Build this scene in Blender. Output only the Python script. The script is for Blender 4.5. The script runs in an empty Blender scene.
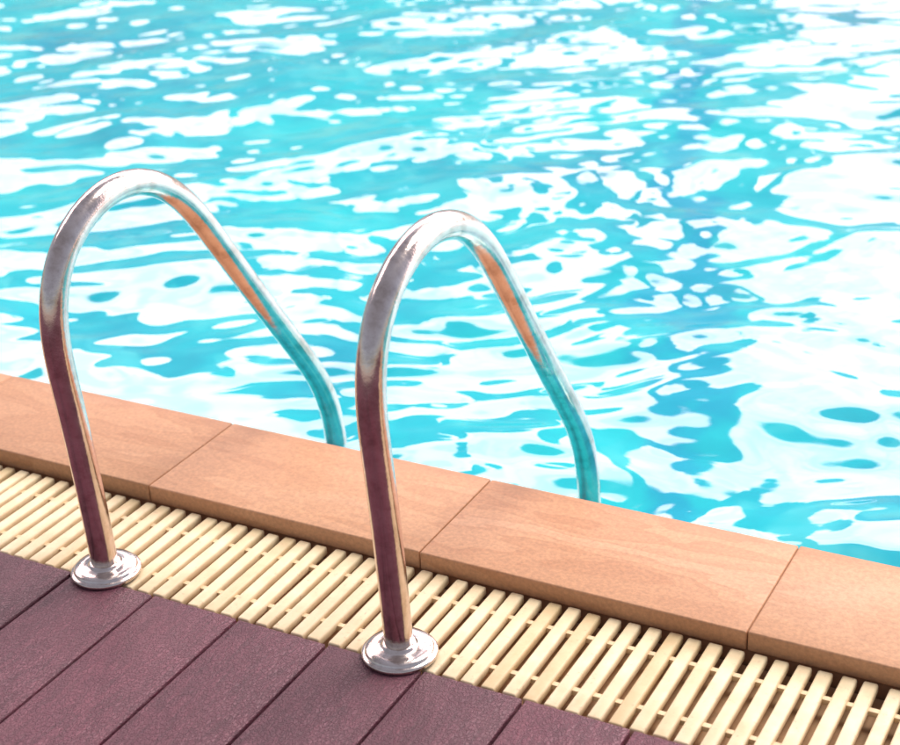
import bpy, bmesh, math, random
import numpy as np
from mathutils import Matrix, Vector
random.seed(4); rng=np.random.default_rng(11)
S=bpy.context.scene
S.view_settings.view_transform='Standard'; S.view_settings.look='None'; S.view_settings.exposure=0
# ---------------------------------------------------------------- helpers
def mat(name):
    m=bpy.data.materials.new(name); m.use_nodes=True
    nt=m.node_tree; b=nt.nodes['Principled BSDF']; return m,nt,b
def N(nt,t,**k):
    n=nt.nodes.new(t)
    for a,v in k.items(): setattr(n,a,v)
    return n
def ramp(nt,stops,interp='LINEAR'):
    r=nt.nodes.new('ShaderNodeValToRGB'); r.color_ramp.interpolation=interp
    e=r.color_ramp.elements
    e[0].position,e[0].color=stops[0][0],(*stops[0][1],1)
    e[1].position,e[1].color=stops[-1][0],(*stops[-1][1],1)
    for p,c in stops[1:-1]:
        x=e.new(p); x.color=(*c,1)
    return r
def coords(nt,scale=(1,1,1)):
    tc=N(nt,'ShaderNodeTexCoord'); mp=N(nt,'ShaderNodeMapping'); mp.inputs['Scale'].default_value=scale
    nt.links.new(tc.outputs['Object'],mp.inputs['Vector']); return mp
def noise(nt,vec,scale,detail=4,rough=.5,dist=0):
    n=N(nt,'ShaderNodeTexNoise'); n.inputs['Scale'].default_value=scale; n.inputs['Detail'].default_value=detail
    n.inputs['Roughness'].default_value=rough; n.inputs['Distortion'].default_value=dist
    nt.links.new(vec,n.inputs['Vector']); return n
def math_(nt,op,a,b=None,c=None,clamp=False):
    n=N(nt,'ShaderNodeMath',operation=op,use_clamp=clamp)
    for i,v in enumerate((a,b,c)):
        if v is None: continue
        if isinstance(v,(int,float)): n.inputs[i].default_value=v
        else: nt.links.new(v,n.inputs[i])
    return n.outputs[0]
def mix(nt,f,a,b,bt='MIX'):
    n=N(nt,'ShaderNodeMix',data_type='RGBA',blend_type=bt)
    for i,v in ((0,f),(6,a),(7,b)):
        if isinstance(v,(int,float)): n.inputs[i].default_value=v
        elif isinstance(v,tuple): n.inputs[i].default_value=(*v,1)
        else: nt.links.new(v,n.inputs[i])
    return n.outputs[2]
def bump(nt,h,b,strength,dist):
    n=N(nt,'ShaderNodeBump'); n.inputs['Strength'].default_value=strength; n.inputs['Distance'].default_value=dist
    nt.links.new(h,n.inputs['Height']); nt.links.new(n.outputs[0],b.inputs['Normal']); return n
def smooth(nt,v,a,b):
    n=N(nt,'ShaderNodeMapRange',interpolation_type='SMOOTHSTEP')
    n.inputs['From Min'].default_value=a; n.inputs['From Max'].default_value=b
    nt.links.new(v,n.inputs['Value']); return n.outputs[0]
def obj_from_bm(bm,name,m,parent=None,smooth_=False):
    me=bpy.data.meshes.new(name); bm.to_mesh(me); bm.free()
    o=bpy.data.objects.new(name,me); S.collection.objects.link(o)
    if m: me.materials.append(m)
    if smooth_:
        for p in me.polygons: p.use_smooth=True
    if parent: o.parent=parent
    return o
def box(bm,x0,x1,y0,y1,z0,z1,rot=0):
    vs=[bm.verts.new(p) for p in ((x0,y0,z0),(x1,y0,z0),(x1,y1,z0),(x0,y1,z0),(x0,y0,z1),(x1,y0,z1),(x1,y1,z1),(x0,y1,z1))]
    if rot:
        bmesh.ops.rotate(bm,verts=vs,cent=((x0+x1)/2,(y0+y1)/2,z0),matrix=Matrix.Rotation(rot,3,'Z'))
    for f in ((3,2,1,0),(4,5,6,7),(0,1,5,4),(1,2,6,5),(2,3,7,6),(3,0,4,7)):
        bm.faces.new([vs[i] for i in f])
def bevel(o,w,seg=2):
    b=o.modifiers.new('bevel','BEVEL'); b.width=w; b.segments=seg; b.limit_method='ANGLE'
    b.harden_normals=False
    for p in o.data.polygons: p.use_smooth=True
    return b

# ---------------------------------------------------------------- materials
def m_stone():
    m,nt,b=mat('sandstone'); L=nt.links
    mp=coords(nt)
    geo=N(nt,'ShaderNodeNewGeometry')
    rnd=geo.outputs['Random Per Island']
    off=N(nt,'ShaderNodeCombineXYZ'); L.new(math_(nt,'MULTIPLY',rnd,37.),off.inputs[0]); L.new(math_(nt,'MULTIPLY',rnd,91.),off.inputs[1]); L.new(math_(nt,'MULTIPLY',rnd,13.),off.inputs[2])
    add=N(nt,'ShaderNodeVectorMath',operation='ADD'); L.new(mp.outputs[0],add.inputs[0]); L.new(off.outputs[0],add.inputs[1])
    st=N(nt,'ShaderNodeMapping'); st.inputs['Scale'].default_value=(1.5,7.5,6); st.inputs['Rotation'].default_value=(0,0,.12)
    L.new(add.outputs[0],st.inputs['Vector'])
    n1=noise(nt,st.outputs[0],1.3,3,.5,.4)
    band=math_(nt,'FRACT',math_(nt,'MULTIPLY',n1.outputs['Fac'],10.))
    base=ramp(nt,[(.3,(.51,.265,.135)),(.5,(.60,.335,.18)),(.7,(.66,.395,.235))]); L.new(n1.outputs['Fac'],base.inputs[0])
    gate=noise(nt,add.outputs[0],3.,3,.5)
    c=mix(nt,math_(nt,'MULTIPLY',math_(nt,'ADD',.25,math_(nt,'MULTIPLY',smooth(nt,band,.3,1.),smooth(nt,gate.outputs['Fac'],.36,.6))),.36),base.outputs[0],(.42,.19,.085))
    fine=noise(nt,add.outputs[0],160,4,.6)
    fr=ramp(nt,[(.3,(.82,.82,.82)),(.7,(1.12,1.12,1.12))]); L.new(fine.outputs['Fac'],fr.inputs[0])
    c=mix(nt,1.,c,fr.outputs[0],'MULTIPLY')
    tint=ramp(nt,[(0,(.86,.81,.76)),(.5,(1,1,1)),(1,(1.06,1.0,.96))]); L.new(rnd,tint.inputs[0])
    c=mix(nt,1.,c,tint.outputs[0],'MULTIPLY')
    sn=noise(nt,mp.outputs[0],5,5,.65); c=mix(nt,math_(nt,'MULTIPLY',smooth(nt,sn.outputs['Fac'],.5,.75),.3),c,(.43,.22,.12))
    # splash-damp band along the pool lip
    sy=N(nt,'ShaderNodeSeparateXYZ'); L.new(mp.outputs[0],sy.inputs[0])
    dy=math_(nt,'ABSOLUTE',math_(nt,'SUBTRACT',sy.outputs[1],.441))
    lip=math_(nt,'SUBTRACT',1.,smooth(nt,math_(nt,'SUBTRACT',dy,math_(nt,'MULTIPLY',sn.outputs['Fac'],.05)),-.02,.012))
    c=mix(nt,math_(nt,'MULTIPLY',lip,.35),c,(.40,.19,.10))
    L.new(c,b.inputs['Base Color']); b.inputs['Roughness'].default_value=.55
    h=math_(nt,'ADD',math_(nt,'MULTIPLY',fine.outputs['Fac'],.5),n1.outputs['Fac'])
    bump(nt,h,b,.3,.003); return m
def m_deck():
    m,nt,b=mat('composite_deck_board'); L=nt.links
    geo=N(nt,'ShaderNodeNewGeometry'); rnd=geo.outputs['Random Per Island']
    mp=coords(nt,(60,12,30))
    off=N(nt,'ShaderNodeCombineXYZ'); L.new(math_(nt,'MULTIPLY',rnd,50.),off.inputs[1])
    add=N(nt,'ShaderNodeVectorMath',operation='ADD'); L.new(mp.outputs[0],add.inputs[0]); L.new(off.outputs[0],add.inputs[1])
    g=noise(nt,add.outputs[0],1.5,6,.65,.8)
    mp2=coords(nt); f=noise(nt,mp2.outputs[0],200,3,.6); big=noise(nt,mp2.outputs[0],7,5,.65)
    mp3=coords(nt,(1,.55,1)); vo=N(nt,'ShaderNodeTexVoronoi',feature='DISTANCE_TO_EDGE'); vo.inputs['Scale'].default_value=230
    wv=N(nt,'ShaderNodeVectorMath',operation='MULTIPLY_ADD'); L.new(f.outputs['Color'],wv.inputs[0]); wv.inputs[1].default_value=(.006,.006,.006); L.new(mp3.outputs[0],wv.inputs[2]); L.new(wv.outputs[0],vo.inputs['Vector'])
    r=ramp(nt,[(.3,(.070,.014,.030)),(.55,(.125,.030,.054)),(.75,(.185,.056,.084))]); L.new(g.outputs['Fac'],r.inputs[0])
    t=ramp(nt,[(0,(.80,.80,.82)),(1,(1.18,1.14,1.12))]); L.new(rnd,t.inputs[0])
    c=mix(nt,1.,r.outputs[0],t.outputs[0],'MULTIPLY')
    c=mix(nt,math_(nt,'MULTIPLY',smooth(nt,big.outputs['Fac'],.5,.8),.35),c,(.22,.09,.11))
    c=mix(nt,math_(nt,'MULTIPLY',math_(nt,'SUBTRACT',1.,smooth(nt,vo.outputs['Distance'],.0,.12)),.4),c,(.035,.008,.015))
    L.new(c,b.inputs['Base Color'])
    rr=N(nt,'ShaderNodeMapRange'); L.new(big.outputs['Fac'],rr.inputs['Value']); rr.inputs['From Min'].default_value=.3; rr.inputs['From Max'].default_value=.7; rr.inputs['To Min'].default_value=.32; rr.inputs['To Max'].default_value=.52
    L.new(rr.outputs[0],b.inputs['Roughness'])
    h=math_(nt,'ADD',math_(nt,'MULTIPLY',g.outputs['Fac'],.8),math_(nt,'ADD',math_(nt,'MULTIPLY',f.outputs['Fac'],.6),math_(nt,'MULTIPLY',smooth(nt,vo.outputs['Distance'],.0,.2),.5)))
    bump(nt,h,b,.65,.003); return m
def m_simple(name,col,rough,var=.15,scale=30,metal=0,bs=0):
    m,nt,b=mat(name); mp=coords(nt); n=noise(nt,mp.outputs[0],scale,5,.6)
    r=ramp(nt,[(.3,tuple(c*(1-var) for c in col)),(.7,tuple(min(1,c*(1+var)) for c in col))]); nt.links.new(n.outputs['Fac'],r.inputs[0])
    nt.links.new(r.outputs[0],b.inputs['Base Color']); b.inputs['Roughness'].default_value=rough; b.inputs['Metallic'].default_value=metal
    if bs: bump(nt,n.outputs['Fac'],b,bs,.002)
    return m
def m_grate():
    m,nt,b=mat('cream_plastic'); L=nt.links
    geo=N(nt,'ShaderNodeNewGeometry'); mp=coords(nt)
    n=noise(nt,mp.outputs[0],25,5,.65)
    r=ramp(nt,[(.3,(.78,.61,.36)),(.6,(.89,.745,.48)),(.8,(.92,.82,.59))]); L.new(n.outputs['Fac'],r.inputs[0])
    t=ramp(nt,[(0,(.84,.78,.68)),(.3,(1,1,1)),(1,(1.03,1.03,1.05))]); L.new(geo.outputs['Random Per Island'],t.inputs[0])
    c=mix(nt,1.,r.outputs[0],t.outputs[0],'MULTIPLY')
    sp=noise(nt,mp.outputs[0],90,3,.7); c=mix(nt,math_(nt,'MULTIPLY',smooth(nt,sp.outputs['Fac'],.6,.78),.5),c,(.45,.28,.14))
    dn=noise(nt,mp.outputs[0],6,4,.6); c=mix(nt,math_(nt,'MULTIPLY',smooth(nt,dn.outputs['Fac'],.5,.75),.3),c,(.62,.43,.24))
    L.new(c,b.inputs['Base Color']); b.inputs['Roughness'].default_value=.45
    return m
def m_steel():
    m,nt,b=mat('polished_stainless_steel'); L=nt.links
    mp=coords(nt); n=noise(nt,mp.outputs[0],22,5,.7); f=noise(nt,mp.outputs[0],400,2,.5)
    r=ramp(nt,[(.35,(.50,.41,.37)),(.5,(.69,.59,.55)),(.65,(.78,.69,.65))]); L.new(n.outputs['Fac'],r.inputs[0]); L.new(r.outputs[0],b.inputs['Base Color'])
    b.inputs['Metallic'].default_value=1
    rr=N(nt,'ShaderNodeMapRange'); L.new(n.outputs['Fac'],rr.inputs['Value']); rr.inputs['From Min'].default_value=.3; rr.inputs['From Max'].default_value=.75; rr.inputs['To Min'].default_value=.08; rr.inputs['To Max'].default_value=.26
    L.new(rr.outputs[0],b.inputs['Roughness'])
    bump(nt,math_(nt,'ADD',n.outputs['Fac'],math_(nt,'MULTIPLY',f.outputs['Fac'],.15)),b,.22,.003); return m
def m_water():
    m,nt,b=mat('pool_water'); L=nt.links
    mp=coords(nt)
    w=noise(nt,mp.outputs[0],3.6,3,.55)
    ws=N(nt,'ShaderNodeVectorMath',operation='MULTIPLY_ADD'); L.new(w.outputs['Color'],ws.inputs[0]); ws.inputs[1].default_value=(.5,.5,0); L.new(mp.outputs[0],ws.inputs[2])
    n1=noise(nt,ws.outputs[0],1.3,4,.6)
    r=ramp(nt,[(.32,(.0,.38,.54)),(.46,(.0,.54,.65)),(.6,(.005,.66,.72)),(.75,(.06,.78,.80))]); L.new(n1.outputs['Fac'],r.inputs[0])  # noise paints caustic light variation into the water's diffuse colour
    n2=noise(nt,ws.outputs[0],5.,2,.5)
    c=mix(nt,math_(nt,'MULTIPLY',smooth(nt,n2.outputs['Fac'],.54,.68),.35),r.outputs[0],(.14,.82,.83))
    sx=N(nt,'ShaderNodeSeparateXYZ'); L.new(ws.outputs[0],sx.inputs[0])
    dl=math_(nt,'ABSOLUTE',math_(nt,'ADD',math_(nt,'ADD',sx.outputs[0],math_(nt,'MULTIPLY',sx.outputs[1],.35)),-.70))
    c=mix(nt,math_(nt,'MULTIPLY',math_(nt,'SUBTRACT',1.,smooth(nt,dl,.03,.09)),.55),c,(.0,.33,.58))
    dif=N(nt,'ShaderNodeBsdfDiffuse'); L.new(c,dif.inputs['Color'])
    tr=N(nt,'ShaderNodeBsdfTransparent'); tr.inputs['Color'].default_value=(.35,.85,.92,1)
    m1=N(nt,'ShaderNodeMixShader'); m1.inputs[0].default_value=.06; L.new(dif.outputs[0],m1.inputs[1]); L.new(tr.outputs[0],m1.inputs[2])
    gl=N(nt,'ShaderNodeBsdfGlossy'); gl.inputs['Roughness'].default_value=.01
    fr=N(nt,'ShaderNodeFresnel'); fr.inputs['IOR'].default_value=2.05
    m2=N(nt,'ShaderNodeMixShader'); L.new(fr.outputs[0],m2.inputs[0]); L.new(m1.outputs[0],m2.inputs[1]); L.new(gl.outputs[0],m2.inputs[2])
    L.new(m2.outputs[0],nt.nodes['Material Output'].inputs['Surface']); nt.nodes.remove(b)
    return m
def m_tile():
    m,nt,b=mat('turquoise_pool_tile'); L=nt.links; mp=coords(nt)
    br=N(nt,'ShaderNodeTexBrick'); br.offset=0; L.new(mp.outputs[0],br.inputs['Vector']); br.inputs['Scale'].default_value=1
    br.inputs['Brick Width'].default_value=.1; br.inputs['Row Height'].default_value=.1; br.inputs['Mortar Size'].default_value=.004
    br.inputs['Color1'].default_value=(.02,.42,.55,1); br.inputs['Color2'].default_value=(.04,.50,.62,1); br.inputs['Mortar'].default_value=(.5,.7,.7,1)
    L.new(br.outputs['Color'],b.inputs['Base Color']); b.inputs['Roughness'].default_value=.25; return m
STONE,DECK,GRATE,STEEL,WATER,TILE=m_stone(),m_deck(),m_grate(),m_steel(),m_water(),m_tile()
CHAN=m_simple('drain_channel_render',(.44,.27,.15),.8,.3,18)
JOINT=m_simple('joint_mortar',(.34,.18,.10),.9,.2,60)
PAVE=m_simple('paving',(.36,.31,.27),.8,.2,4)
SUB=m_simple('deck_subframe',(.02,.012,.014),.9,.2,10)
ROD=m_simple('cream_rod',(.78,.62,.38),.5,.1,30)

# ---------------------------------------------------------------- layout (pool edge along X, pool towards +Y, metres)
PX0,PX1,PY0,PY1=-10.,10.,.441,14.
DY=-.022; GY1=.205; WL=-.10
bm=bmesh.new(); pitch=.1478; x0=-.396-pitch*65
for i in range(135):
    xa=x0+i*pitch+.0024; xb=x0+(i+1)*pitch-.0024
    dz=random.uniform(-.0006,.0006)
    y=DY-random.uniform(0,.0015)
    box(bm,xa,xb,-4,y,-.025+dz,dz)
deck=obj_from_bm(bm,'wooden_deck',DECK); bevel(deck,.0022,2)
bm=bmesh.new(); box(bm,-10.2,10.2,-4,DY-.01,-.06,-.03); obj_from_bm(bm,'subframe',SUB,deck)
# drain grate
bm=bmesh.new(); gp=pitch/5; gx=-10.
while gx<10:
    w=.0195+random.uniform(-.0008,.0008)
    z=-.004+random.uniform(-.001,.0008)
    xx=gx+random.uniform(-.0015,.0015)
    box(bm,xx-w/2,xx+w/2,DY+.006,GY1-.006-random.uniform(0,.003),z-.014,z,random.uniform(-.01,.01))
    gx+=gp
grate=obj_from_bm(bm,'drain_grate',GRATE); bevel(grate,.003,2)
bm=bmesh.new()
for yy in (.035,.148): box(bm,-10,10,yy-.004,yy+.004,-.017,-.0095)
obj_from_bm(bm,'cross_rods',ROD,grate)
bm=bmesh.new(); box(bm,-10.1,10.1,DY,GY1,-.09,-.034); obj_from_bm(bm,'channel_bed',CHAN,grate)
# coping slabs
bm=bmesh.new(); js=[-.579+.496*k for k in range(-20,23)]
for a,b_ in zip(js[:-1],js[1:]):
    d=random.uniform(-.0012,.0012)
    box(bm,a+.0008,b_-.0008,GY1+d,PY0+d,-.010,.020+d*.6)
for k in range(41):
    a=-10.2+k*.4975; box(bm,a+.0012,a+.4963,PY1,PY1+.22,-.012,.02)
for k in range(27):
    a=PY0+.004+k*(PY1-PY0-.008)/27; l=(PY1-PY0-.008)/27
    box(bm,PX0-.22,PX0,a+.0012,a+l-.0012,-.012,.02); box(bm,PX1,PX1+.22,a+.0012,a+l-.0012,-.012,.02)
cop=obj_from_bm(bm,'pool_coping',STONE); bevel(cop,.0028,3)
bm=bmesh.new(); box(bm,-10.2,10.2,GY1+.006,PY0-.006,-.05,.0170); obj_from_bm(bm,'joint_mortar',JOINT,cop)
bm=bmesh.new(); t=.18
box(bm,PX0-t,PX1+t,PY0-.006-.15,PY0-.006,-1.6,-.0125); box(bm,PX0-t,PX1+t,PY1+.006,PY1+.15,-1.6,-.0125)
box(bm,PX0-t,PX0-.006,PY0-.003,PY1+.003,-1.6,-.0125); box(bm,PX1+.006,PX1+t,PY0-.003,PY1+.003,-1.6,-.0125)
box(bm,PX0-.003,PX1+.003,PY0-.003,PY1+.003,-1.6,-1.4)
obj_from_bm(bm,'swimming_pool',TILE)
bm=bmesh.new(); B=600; hx0,hx1,hy0,hy1=-10.2,10.2,-4,PY1+.2
O=[(-B,-B),(B,-B),(B,B),(-B,B)]; I=[(hx0,hy0),(hx1,hy0),(hx1,hy1),(hx0,hy1)]
ov=[bm.verts.new((*p,-.008)) for p in O]; iv=[bm.verts.new((*p,-.008)) for p in I]
for k in range(4): bm.faces.new((ov[k],ov[(k+1)%4],iv[(k+1)%4],iv[k]))
obj_from_bm(bm,'ground',PAVE)
# ---------------------------------------------------------------- water surface
xs=np.r_[np.arange(PX0,-5.5,.05),np.arange(-5.5,2.5,.012),np.arange(2.5,PX1+.03,.05)]
ys=np.r_[np.arange(PY0-.004,6.5,.012),np.arange(6.5,PY1+.03,.05)]
X,Y=np.meshgrid(xs,ys)
wx=X+.05*np.sin(3.1*Y+1.2*X+1.)+.02*np.sin(7.3*X-4.1*Y); wy=Y+.05*np.sin(3.9*X-1.9*Y)+.02*np.sin(6.7*Y+4.9*X+2)
Z=np.zeros_like(X); n=150; lam=np.exp(rng.uniform(math.log(.065),math.log(.8),n))
th=math.radians(108)+rng.normal(0,.75,n)
ph=rng.uniform(0,2*math.pi,n)
k=2*math.pi/lam; sl=(lam**.2)*rng.uniform(.4,1.,n); sl*=.100/math.sqrt((sl**2).sum()/2)
for i in range(n): Z+=sl[i]/k[i]*np.sin(k[i]*(wx*math.cos(th[i])+wy*math.sin(th[i]))+ph[i])
nx,ny=len(xs),len(ys)
co=np.stack([X,Y,Z+WL],-1).reshape(-1,3).astype(np.float32)
idx=np.arange(nx*ny).reshape(ny,nx)
q=np.stack([idx[:-1,:-1],idx[:-1,1:],idx[1:,1:],idx[1:,:-1]],-1).reshape(-1,4).astype(np.int32)
me=bpy.data.meshes.new('water'); me.vertices.add(len(co)); me.vertices.foreach_set('co',co.ravel())
me.loops.add(q.size); me.loops.foreach_set('vertex_index',q.ravel()); me.polygons.add(len(q))
me.polygons.foreach_set('loop_start',np.arange(0,q.size,4,dtype=np.int32)); me.polygons.foreach_set('use_smooth',np.ones(len(q),dtype=bool))
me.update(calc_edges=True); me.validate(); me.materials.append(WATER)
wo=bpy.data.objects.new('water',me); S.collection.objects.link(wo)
# ---------------------------------------------------------------- handrails
P=[(.0,.004),(-.004,.10),(-.010,.20),(-.018,.30),(-.026,.385),(-.017,.447),(.014,.502),(.070,.539),(.138,.555),(.206,.543),(.262,.510),(.305,.465),(.350,.401),(.400,.330),(.456,.250),(.512,.171),(.560,.103),(.599,.045),(.623,-.015),(.633,-.085),(.635,-.2),(.635,-.35),(.635,-.6),(.635,-.95)]
def catmull(P,s):
    out=[]
    Q=[P[0]]+P+[P[-1]]
    for i in range(1,len(Q)-2):
        p0,p1,p2,p3=[np.array(v) for v in Q[i-1:i+3]]
        for j in range(s):
            t=j/s; out.append(.5*((2*p1)+(-p0+p2)*t+(2*p0-5*p1+4*p2-p3)*t*t+(-p0+3*p1-3*p2+p3)*t**3))
    out.append(np.array(P[-1])); return np.array(out)
C=catmull(P,8)
d=np.r_[0,np.cumsum(np.linalg.norm(np.diff(C,axis=0),axis=1))]; s=np.linspace(0,d[-1],260)
C=np.stack([np.interp(s,d,C[:,0]),np.interp(s,d,C[:,1])],-1)
for _ in range(45):
    C[1:-1]=.25*C[:-2]+.5*C[1:-1]+.25*C[2:]
def rail(x):
    root=bpy.data.objects.new('pool_handrail',None); S.collection.objects.link(root); root.location=(x,0,0)
    bm=bmesh.new(); r=.0196; seg=40; T=np.gradient(C,axis=0); T/=np.linalg.norm(T,axis=1)[:,None]; rings=[]
    for c,tt in zip(C,T):
        nn=(-tt[1],tt[0]); ring=[]
        for j in range(seg):
            a=2*math.pi*j/seg; ring.append(bm.verts.new((r*math.cos(a),c[0]+nn[0]*r*math.sin(a),c[1]+nn[1]*r*math.sin(a))))
        rings.append(ring)
    for a,b_ in zip(rings[:-1],rings[1:]):
        for j in range(seg): bm.faces.new((a[j],a[(j+1)%seg],b_[(j+1)%seg],b_[j]))
    bm.faces.new(rings[-1]); bmesh.ops.recalc_face_normals(bm,faces=bm.faces)
    obj_from_bm(bm,'tube',STEEL,root,True)
    bm=bmesh.new(); seg=72
    prof=[(.050,-.001),(.0518,.001),(.0518,.0045),(.0505,.0062),(.0475,.0068),(.0465,.0072),(.0462,.0100),(.0445,.0118),(.036,.0126),(.0265,.0135),(.0240,.0150),(.0228,.0175),(.0213,.0184),(.0193,.0186)]
    rings=[[bm.verts.new((rr*math.cos(2*math.pi*j/seg),rr*math.sin(2*math.pi*j/seg),z)) for j in range(seg)] for rr,z in prof]
    for a,b_ in zip(rings[:-1],rings[1:]):
        for j in range(seg): bm.faces.new((a[j],a[(j+1)%seg],b_[(j+1)%seg],b_[j]))
    bmesh.ops.recalc_face_normals(bm,faces=bm.faces)
    obj_from_bm(bm,'base_flange',STEEL,root,True)
    return root
rail(-.5); rail(0.)
# ---------------------------------------------------------------- sky
W=bpy.data.worlds.new('World'); S.world=W; W.use_nodes=True; nt=W.node_tree; L=nt.links
bg=nt.nodes['Background']; bg.inputs['Strength'].default_value=.1
SE,SAZ=math.radians(55),math.radians(20)
sky=N(nt,'ShaderNodeTexSky',sky_type='NISHITA',sun_disc=False,sun_elevation=SE,sun_rotation=SAZ)
tc=N(nt,'ShaderNodeTexCoord'); sx=N(nt,'ShaderNodeSeparateXYZ'); L.new(tc.outputs['Generated'],sx.inputs[0])
cn=noise(nt,tc.outputs['Generated'],3.,2,.45); cn2=noise(nt,tc.outputs['Generated'],4.5,2,.45)
zz=math_(nt,'ADD',sx.outputs[2],math_(nt,'MULTIPLY',math_(nt,'SUBTRACT',cn.outputs['Fac'],.5),.16))
lo=math_(nt,'ADD',zz,math_(nt,'MULTIPLY',math_(nt,'ADD',sx.outputs[0],.45),.32))
band=math_(nt,'MULTIPLY',smooth(nt,lo,.29,.31),math_(nt,'SUBTRACT',1.,smooth(nt,zz,.63,.66)))  # out-of-view bright band added to the sky to whiten water reflections
az=math_(nt,'ADD',math_(nt,'MULTIPLY',sx.outputs[0],-.35),math_(nt,'MULTIPLY',sx.outputs[1],.94))
band=math_(nt,'MULTIPLY',band,smooth(nt,az,.2,.35))
hole=smooth(nt,cn2.outputs['Fac'],.30,.32)
gap=math_(nt,'ABSOLUTE',math_(nt,'ADD',math_(nt,'ADD',math_(nt,'DIVIDE',sx.outputs[0],math_(nt,'MAXIMUM',sx.outputs[1],.05)),.367),math_(nt,'MULTIPLY',math_(nt,'SUBTRACT',cn2.outputs['Fac'],.5),.2)))
gapm=smooth(nt,gap,.035,.05)  # gap shaped into the added band, leaves a darker streak in the reflection
mask=math_(nt,'MULTIPLY',math_(nt,'MULTIPLY',band,hole),gapm)
haze=mix(nt,.35,sky.outputs[0],(7.0,6.3,6.0))
cb=noise(nt,tc.outputs['Generated'],9,3,.5)
refl_white=mix(nt,smooth(nt,cb.outputs['Fac'],.36,.58),(50.,39.,42.),(68.,54.,52.))  # colour of the added bright band, set for white reflections on the water
col=mix(nt,mask,haze,refl_white)
L.new(col,bg.inputs['Color'])
sun=bpy.data.lights.new('sun','SUN'); sun.energy=2.2; sun.angle=math.radians(24); sun.color=(1,.94,.86)
so=bpy.data.objects.new('sun',sun); S.collection.objects.link(so)
dv=Vector((math.sin(SAZ)*math.cos(SE),math.cos(SAZ)*math.cos(SE),math.sin(SE))); so.rotation_euler=dv.to_track_quat('Z','Y').to_euler(); so.location=dv*20
# ---------------------------------------------------------------- camera
cam=bpy.data.cameras.new('camera'); cam.sensor_width=36; cam.lens=63.16; cam.clip_start=.05; cam.clip_end=3000
co_=bpy.data.objects.new('camera',cam); S.collection.objects.link(co_)
Xc=Vector((3150,-582,1579)).normalized(); Yc=Vector((940,802,-1579)); Yc=(Yc-Xc*Yc.dot(Xc)).normalized(); Zc=Xc.cross(Yc)
M=Matrix((Xc,Yc,Zc)).to_4x4(); M.translation=Vector((.933,-1.484,1.243)); co_.matrix_world=M
cam.dof.use_dof=True; cam.dof.focus_distance=2.2; cam.dof.aperture_fstop=5.6
S.camera=co_
